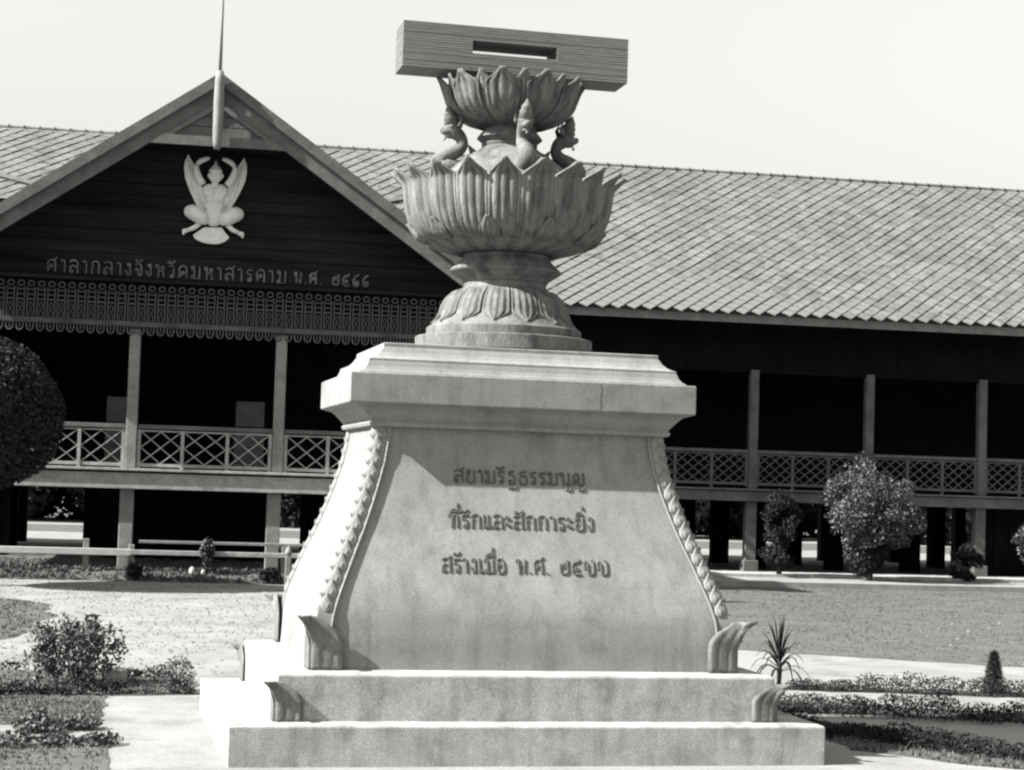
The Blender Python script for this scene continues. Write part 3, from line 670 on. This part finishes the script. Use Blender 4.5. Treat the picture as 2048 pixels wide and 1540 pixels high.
# slatted screens under the porch and far wing
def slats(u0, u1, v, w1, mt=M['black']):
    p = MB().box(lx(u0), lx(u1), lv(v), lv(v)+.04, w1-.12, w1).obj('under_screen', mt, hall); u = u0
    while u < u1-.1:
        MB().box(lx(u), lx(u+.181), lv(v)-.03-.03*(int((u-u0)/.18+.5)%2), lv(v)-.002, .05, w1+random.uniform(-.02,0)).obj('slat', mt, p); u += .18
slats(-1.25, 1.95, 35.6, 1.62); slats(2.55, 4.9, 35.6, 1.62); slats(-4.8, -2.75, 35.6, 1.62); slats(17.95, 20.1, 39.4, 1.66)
# ------------------------------------------------------------------ emblem and flagpole
emb = hall_e('garuda_emblem', .61, VP-.03, 6.41, 'pale painted winged figure emblem with raised arms on the dark gable', 'emblem')
K = .00121
def ex(px): return (px-685)*K
def ez(py): return (850-py)*K
def epart(mb, name, **k): return mb.obj(name, M['gold'], emb, **k)
Lw = [(300,230),(258,330),(252,430),(268,560),(306,660),(350,760),(400,860),(450,960),(560,1060),(660,1060),(640,850),(600,700),(520,690),(450,620),(400,540),(385,450),(385,360),(345,310)]
for sg in (1, -1):
    poly = [(sg*ex(x), ez(y)) for x, y in Lw]
    wg = MB().prism(poly, -.03, .03); wo_ = epart(wg, 'wing', bevel=.01)
    for k_ in range(6):
        x0, y0, x1, y1 = 300+k_*12, 300+k_*70, 470+k_*14, 760+k_*42
        f = MB(); f.tube([(sg*ex(x0), -.03, ez(y0)), (sg*ex((x0+x1)/2-25), -.036, ez((y0+y1)/2)), (sg*ex(x1), -.03, ez(y1))], [.006,.016,.008], 6); f.obj('feather', M['gold'], wo_, smooth=True)
    a = MB(); a.tube([(sg*ex(520), -.06, ez(650)), (sg*ex(450), -.075, ez(560)), (sg*ex(410), -.08, ez(420)), (sg*ex(425), -.08, ez(370))], [.06,.07,.05,.04], 10)
    a.tube([(sg*ex(425), -.08, ez(372)), (sg*ex(480), -.09, ez(320)), (sg*ex(560), -.09, ez(285)), (sg*ex(600), -.09, ez(280))], [.036,.048,.04,.02], 10); epart(a, 'arm', smooth=True)
    l = MB(); l.tube([(sg*ex(600), -.05, ez(1140)), (sg*ex(520), -.07, ez(1120)), (sg*ex(430), -.08, ez(1060)), (sg*ex(355), -.07, ez(1035)), (sg*ex(330), -.06, ez(1035))], [.09,.12,.135,.125,.06], 12)
    l.tube([(sg*ex(500), -.04, ez(1190)), (sg*ex(420), -.05, ez(1260)), (sg*ex(330), -.05, ez(1300))], [.045,.042,.035], 8)
    l.ell((sg*ex(365), -.07, ez(1040)), (.115,.09,.115))
    l.ell((sg*ex(300), -.05, ez(1310)), (.055,.04,.04)); l.ell((sg*ex(278), -.05, ez(1345)), (.025,.03,.03)); epart(l, 'leg', smooth=True)
t = MB(); t.ell((ex(610), -.05, ez(735)), (.125,.07,.125)); t.ell((ex(765), -.05, ez(735)), (.125,.07,.125)); t.ell((0, -.04, ez(850)), (.165,.06,.16)); t.ell((0, -.07, ez(935)), (.165,.055,.105)); t.ell((0, -.05, ez(1080)), (.17,.07,.18))
epart(t, 'torso', smooth=True)
h = MB(); h.ell((0, -.08, ez(520)), (.115,.09,.12)); h.ell((ex(600), -.07, ez(515)), (.03,.03,.045)); h.ell((ex(775), -.07, ez(515)), (.03,.03,.045)); h.tube([(0,-.06,ez(600)),(0,-.05,ez(680))], [.06,.07], 10)
h.ell((0, -.165, ez(535)), (.018,.02,.03)); hd = epart(h, 'head', smooth=True)
c = MB(); c.tube([(0,-.08,ez(470)),(0,-.08,ez(440)),(0,-.08,ez(430)),(0,-.08,ez(395)),(0,-.08,ez(380)),(0,-.08,ez(300))], [.115,.11,.09,.075,.045,.005], 12); c.obj('crown', M['gold'], hd, smooth=True)
epart(MB().prism([(ex(x), ez(y)) for x, y in [(560,1240),(480,1300),(405,1360),(440,1410),(520,1450),(610,1468),(690,1472),(770,1465),(850,1430),(915,1370),(850,1300),(800,1230)]], -.03, .02), 'tail', bevel=.012)
fp_ = hall_e('flagpole', .60, VB-.12, 7.10, 'tall thin pole with thick turned foot fixed before the gable peak', 'flagpole')
MB().tube([(0,0,0),(0,0,.1),(0,0,.3),(0,0,.8),(0,0,1.15),(0,0,1.3)], [.05,.075,.085,.088,.080,.06], 12).obj('pole_foot', M['pole'], fp_, smooth=True)
MB().tube([(0,0,1.28),(.0,0,2.2),(.0,0,3.4)], [.03,.022,.018], 8).obj('pole', M['pole'], fp_, smooth=True)
MB().box(-.04,.04,.08,.16,.9,.98).obj('bracket', M['woodm'], fp_)
# cabinets on the porch
for (u, lab) in ((-.89, 'small grey cabinet on the porch behind the left porch post'), (1.43, 'larger grey two-part cabinet on the porch between the two posts')):
    ww = .26 if u > 0 else .20
    c = hall_e('cabinet', u, VP+2.0, 1.80, lab, 'cabinet')
    MB().box(-ww, ww, -.15, .25, 0, .82).obj('lower_case', M['woodm'], c, bevel=.01)
    MB().box(-ww+.01, ww-.01, -.15, .22, .85, 1.30).obj('upper_case', M['woodm'], c, bevel=.01)
    MB().box(-ww-.01, ww+.01, -.17, .26, .822, .848).obj('shelf_board', M['woodd'], c)
# ------------------------------------------------------------------ low fence
fe = hall_e('low_fence', -2, 31.25, .1, 'low pale wooden rail fence running along the grass bank below the porch', 'fence')
def fr(name, u0, u1, w0, w1, mt, vo=0): MB().box(u0+2, u1+2, -.03+vo, .03+vo, w0-.1, w1-.1).obj(name, mt, fe, bevel=.008)
fr('rail', -6.5, -.52, .40, .51, M['stone']); fr('rail', -.52, 3.6, .42, .50, M['woodl']); fr('rail', -.4, 3.6, .61, .66, M['wood'], .07)
for u in (-5.4, -3.3, -1.25, -.52, .72, 2.0, 3.1): MB().box(u+2-.05, u+2+.05, .031, .09, -.05, .52+random.uniform(-.05,.1)-(.0)).obj('fence_post', M['wood'], fe, bevel=.01)
sp = hall_e('marker_post', 2.02, 30.6, 0, 'short grey post with pointed cap beside the left edge of the pedestal', 'post')
MB().box(-.045,.045,-.045,.045,0,.50).obj('shaft', M['wood'], sp, bevel=.008); MB().tube([(0,0,.50),(0,0,.53),(0,0,.58),(0,0,.66)], [.05,.065,.05,.004], 10).obj('cap', M['wood'], sp, smooth=True)
for u, s, lab in ((.48,.07,'larger of two white stones on the bank below the fence'), (.66,.045,'smaller white stone beside the larger one below the fence')):
    p = B(u, 31.05, .14); mb = MB(); mb.ell((0,0,s*.6), (s*.7,s*.7,s), None, 8, 6); tag(mb.obj('stone', M['stone'], loc=p, smooth=True), lab, 'stone')
# concrete block left
cb = MB().box(-.09,.09,-.1,.1,0,.125).obj('concrete_block', M['cement_base'], loc=(.335, 15.85, 0), bevel=.006); tag(cb, 'small pale concrete block beside the round shrub at left', 'block')
cb.rotation_euler = (0,0,.1)
# ------------------------------------------------------------------ foliage
def leaves(name, pts, nrm_, size, mt, parent=None, asp=.5, jit=.9):
    n = len(pts); P_ = np.array(pts); D = rng.normal(size=(n,3)); D = D*jit+np.array(nrm_)*.8
    D /= np.linalg.norm(D, axis=1)[:,None]+1e-9
    A = np.cross(D, rng.normal(size=(n,3))); A /= np.linalg.norm(A, axis=1)[:,None]+1e-9
    Bv = np.cross(D, A); s = (size*rng.uniform(.6,1.3,size=(n,1)))
    v = np.empty((n,4,3)); v[:,0] = P_-A*s; v[:,1] = P_-Bv*s*asp+D*s*.15; v[:,2] = P_+A*s; v[:,3] = P_+Bv*s*asp+D*s*.15
    me = bpy.data.meshes.new(name); me.from_pydata(v.reshape(-1,3).tolist(), [], [(4*i,4*i+1,4*i+2,4*i+3) for i in range(n)]); me.materials.append(mt)
    o = bpy.data.objects.new(name, me); COL.objects.link(o)
    if parent: o.parent = parent
    return o
def blob(n, r, c=(0,0,0), shell=.35, lumps=7, lr=.35, amp=.5):
    """points in a lumpy ellipsoid shell"""
    L_ = rng.normal(size=(lumps,3)); L_ /= np.linalg.norm(L_,axis=1)[:,None]
    d_ = rng.normal(size=(n,3)); d_ /= np.linalg.norm(d_,axis=1)[:,None]
    bump = np.max(np.clip((d_@L_.T-.55)/.45,0,1)**1.0, axis=1)
    rad = (1-amp*.35+amp*.45*bump)*(1-shell*rng.random(n)**1.6)
    return d_*rad[:,None]*np.array(r)+np.array(c), d_
def bush(name, loc, r, n, size, mt, label, cat, group=None, zc=None, trunk=0, lumps=9, amp=.6, asp=.5, shell=.45, clumps=0):
    e = empty(name, loc, random.uniform(0,6), label, cat, group); zc = r[2] if zc is None else zc
    if clumps:
        cd, _ = blob(clumps, (r[0]*.92, r[1]*.92, r[2]*.88), (0,0,zc), .7, 6, amp=.4); pts = []; nn = []
        for c_ in cd:
            cr_ = min(r)*random.uniform(.24,.46); p_, q_ = blob(n//clumps, (cr_, cr_, cr_*.85), c_, .55, 5, amp=.5)
            p_[:,2] -= .25*np.hypot(p_[:,0]-c_[0], p_[:,1]-c_[1]); pts.append(p_); nn.append(q_)
        pts = np.vstack(pts); nn = np.vstack(nn)
    else: pts, nn = blob(n, r, (0,0,zc), shell, lumps, amp=amp)
    k_ = pts[:,2] > .01; leaves('crown', pts[k_], nn[k_], size, mt, e, asp)
    mb = MB()
    for i in range(5 if not trunk else 3):
        a = i*2*PI/5+random.uniform(-.4,.4); rr = r[0]*.5
        mb.tube([(.01*math.cos(a),.01*math.sin(a),0),(rr*.3*math.cos(a),rr*.3*math.sin(a),zc*.6),(rr*math.cos(a),rr*math.sin(a),zc*1.25)], [max(trunk*.5,.012),max(trunk*.35,.008),.004], 6)
    if trunk: mb.tube([(0,0,-.02),(.02,0,zc*.4),(0,.01,zc)], [trunk*1.2,trunk,trunk*.6], 8)
    mb.obj('trunk' if trunk else 'stems', M['bark'], e, smooth=True); return e
bush('shrub', (.03,15.85,0), (.41,.36,.34), 3600, .023, M['leaf'], 'leafy round shrub with small glossy leaves at lower left', 'shrub', zc=.31, clumps=60)
bush('clipped_bush', (.82,15.35,0), (.15,.14,.15), 1100, .012, M['leaf'], 'small clipped bush right of the concrete block', 'shrub', zc=.13, amp=.2)
def row(name, a, b, wd, h, n, size, mt, label, lump=.22, g=None):
    a = Vector(a); b = Vector(b); L_ = (b-a).length; pts = []; nn = []; k_ = max(2, int(L_/lump))
    dr = (b-a).normalized(); sd = Vector((-dr.y, dr.x))
    for i in range(k_):
        c = a+dr*(L_*(i+.5)/k_)+sd*random.uniform(-.15,.15)*wd; hh = h*random.uniform(.6,1.15); m_ = n//k_
        p, q_ = blob(m_, (lump*.75, wd*.55, hh*.62), (c.x, c.y, hh*.45), .6, 5, amp=.6); kk = p[:,2] > .004; pts.append(p[kk]); nn.append(q_[kk])
    pts = np.vstack(pts); nn = np.vstack(nn); o0 = np.array([a.x,a.y,0]); o = leaves(name, pts-o0, nn, size, mt); o.location = (a.x,a.y,0)
    return tag(o, label, 'hedge', g)
G1 = 'low plant rows edging the garden beds'
row('low_hedge', (-1.2,16.85), (-.40,16.9), .12, .09, 700, .014, M['leafd'], 'thin dark plant row behind the round shrub, at the left edge', g=G1)
row('low_hedge', (.36,16.4), (.84,16.35), .16, .12, 800, .014, M['leafd'], 'low dark plants between the round shrub and the clipped bush', g=G1)
row('low_hedge', (-1.2,14.95), (.42,15.1), .20, .13, 3400, .014, M['leafd'], 'dark plant row in front of the round shrub at left', g=G1)
row('low_hedge', (.42,15.1), (.98,15.15), .12, .06, 700, .014, M['leaf'], 'sparse plants running from the concrete block towards the pedestal steps', g=G1)
row('low_hedge', (-.35,12.85), (.20,13.1), .25, .13, 1400, .018, M['leaf'], 'leafy plants at left, upper of the two lowest clumps', g=G1)
row('low_hedge', (-1.0,12.2), (.30,12.35), .34, .11, 2200, .018, M['leafp'], 'leafy speckled plant row nearest the camera at lower left', g=G1)
row('low_hedge', (6.25,15.75), (9.9,14.75), .24, .16, 9000, .012, M['leafd'], 'farthest dark hedge row right of the pedestal, below the palm', .30, G1)
row('low_hedge', (5.35,14.15), (9.3,12.75), .50, .19, 15000, .012, M['leafd'], 'middle broad hedge row right of the pedestal steps', .30, G1)
row('low_hedge', (5.25,13.1), (6.05,11.75), .60, .15, 5200, .014, M['leafd'], 'dark low plants beside the corner of the lowest step', g=G1)
row('low_hedge', (6.05,11.75), (7.6,10.7), .55, .14, 5200, .014, M['leafd'], 'dark low plants running out of the lower right corner', g=G1)
# palm sapling
pe = empty('palm_sapling', (6.27,16.0,0), 0, 'young palm with arching thin leaves behind the right hedge', 'palm')
MB().tube([(0,0,0),(.005,0,.15),(-.01,0,.30)], [.022,.026,.018], 8).obj('trunk', M['bark'], pe, smooth=True)
for i in range(30):
    a = i*2.399+random.uniform(-.3,.3); q_ = i/30.; reach = .05+.30*q_**.8+random.uniform(-.03,.03); rise = .46*(1-q_)**.8+.10; drop = .30*q_*q_+.04
    e = Vector((math.cos(a), math.sin(a), 0)); f = MB(); pts = []; rad = []; z0 = .12+.16*(1-q_)
    for k_ in range(8):
        t = k_/7; pts.append(e*(reach*t**.9)+Vector((0,0,z0+rise*t*(1-.25*t)-drop*t**3*1.3))); rad.append(.014*math.sin(PI*min(.97,t*.8+.2))+.001)
    f.tube(pts, rad, 6, flat=.22, flatdir=(0,0,1))
    f.obj('frond', M['leafd'], pe, smooth=True)
# conical shrub right
e = empty('conical_shrub', (8.15,15.5,0), 0, 'dark pointed shrub standing in the hedges at the far right', 'shrub')
n = 1800; zz = rng.random(n)**.9*.36; rr = (.105*(1-zz/.40)+.014)*np.sqrt(rng.random(n)); aa = rng.random(n)*2*PI
pts = np.stack([rr*np.cos(aa), rr*np.sin(aa), zz+.01],1); nn = np.stack([np.cos(aa)*.3, np.sin(aa)*.3, np.ones(n)],1)
leaves('crown', pts, nn, .040, M['leafd'], e, .10, .45); MB().tube([(0,0,0),(0,0,.3)], [.012,.004], 6).obj('stem', M['bark'], e)
# big bushes before the hall
def bb(px_u, v, r, zc, n, size, mt, label, name='bush', cat='bush', trunk=.06, **k): 
    p = B(px_u, v); return bush(name, (p.x, p.y, 0), r, n, size, mt, label, cat, zc=zc, trunk=trunk, **k)
bb(14.45, 36.6, (1.02,.95,1.02), 1.52, 17000, .038, M['leaf'], 'large rounded bush on a dark trunk before the right wing, below its second post', clumps=60)
bb(14.45, 36.7, (.55,.4,.55), .62, 3200, .045, M['leafd'], 'dark undergrowth around the foot of the large rounded bush', trunk=.0)
bb(12.75, 37.4, (.52,.5,.88), 1.0, 5000, .045, M['leafd'], 'tall dark bush standing left of the large rounded bush', trunk=.05, clumps=34)
bb(16.85, 37.2, (.50,.4,.36), .42, 2600, .04, M['leafd'], 'low dark straggly shrub left of the post at far right', name='bush', trunk=.0, clumps=16)
bb(18.30, 36.4, (.66,.6,.80), 1.02, 6000, .05, M['leafp'], 'pale-leaved bush cut by the right edge', trunk=.05, clumps=40)
bb(-3.05, 29.0, (1.50,1.4,1.24), 2.56, 32000, .045, M['leafm'], 'big dark clipped tree crown at the left edge before the porch', name='clipped_tree', cat='tree', trunk=.10, amp=.42, lumps=30, shell=.4)
bb(-.45, 30.95, (.14,.14,.17), .15, 500, .035, M['leafd'], 'small dark weed at the foot of the left porch post', trunk=.0)
bb(1.75, 30.9, (.18,.14,.14), .14, 500, .035, M['leafd'], 'small dark weed beside the pointed marker post', trunk=.0)
bb(.72, 31.15, (.12,.10,.25), .50, 500, .035, M['leafp'], 'small leafy creeper on the middle fence post', trunk=.0)
# hidden or off-frame neighbours whose shadows fall on the lawn
def plain_tree(x, y, r, zc, n, label, tr=.14): return bush('tree', (x,y,0), r, n, .09, M['leafd'], label, 'tree', zc=zc, trunk=tr)
plain_tree(-6.6, 21.9, (1.7,2.2,1.0), 3.0, 9000, 'broad tree standing on the sand left of the frame')
e = empty('cone_tree', (8.35, 27.9, 0), 0, 'dark conical clipped tree on the lawn behind the pedestal', 'tree')
n = 5000; zz = rng.random(n)*1.75; rr = (.55*(1-zz/1.8))*np.sqrt(rng.random(n)); aa = rng.random(n)*2*PI
leaves('crown', np.stack([rr*np.cos(aa), rr*np.sin(aa), zz+.08],1), np.stack([np.cos(aa),np.sin(aa),aa*0+.4],1), .05, M['leafd'], e, .5)
MB().tube([(0,0,-.02),(0,0,1.2)], [.05,.02], 8).obj('trunk', M['bark'], e)
# tree belt beyond the hall, seen under its floor
words = ['far left, outside the view', 'at the left edge', 'left of the porch screen', 'behind the porch screen', 'by the right end of the porch screen', 'hidden by the pedestal left side', 'hidden by the pedestal centre', 'hidden by the pedestal right side', 'by the first right-wing stilts', 'behind the tall dark bush', 'behind the large rounded bush', 'right of the large rounded bush', 'behind the low straggly shrub', 'behind the last post in view', 'at the right edge', 'far right, outside the view']
for i in range(16):
    x = -9+i*3.4+random.uniform(-.5,.5); y = 66+random.uniform(-1.5,3); h_ = random.uniform(2.4,3.2)
    bush('tree', (x, y, 0), (2.5,1.8,h_), 4200, .20, M['leafd'] if i % 3 else M['leaf'], 'far tree beyond the hall, '+words[i], 'tree', 'trees beyond the hall', zc=h_*.80, trunk=.2, amp=.7, shell=.9)
pts, nn = blob(42000, (52, 1.2, 2.0), (14, 71, 1.6), .9, 40, amp=.2); 
tag(leaves('distant_hedge', pts, nn, .26, M['leafd']), 'dense dark scrub closing the view beneath the hall floor', 'hedge', kind='stuff')
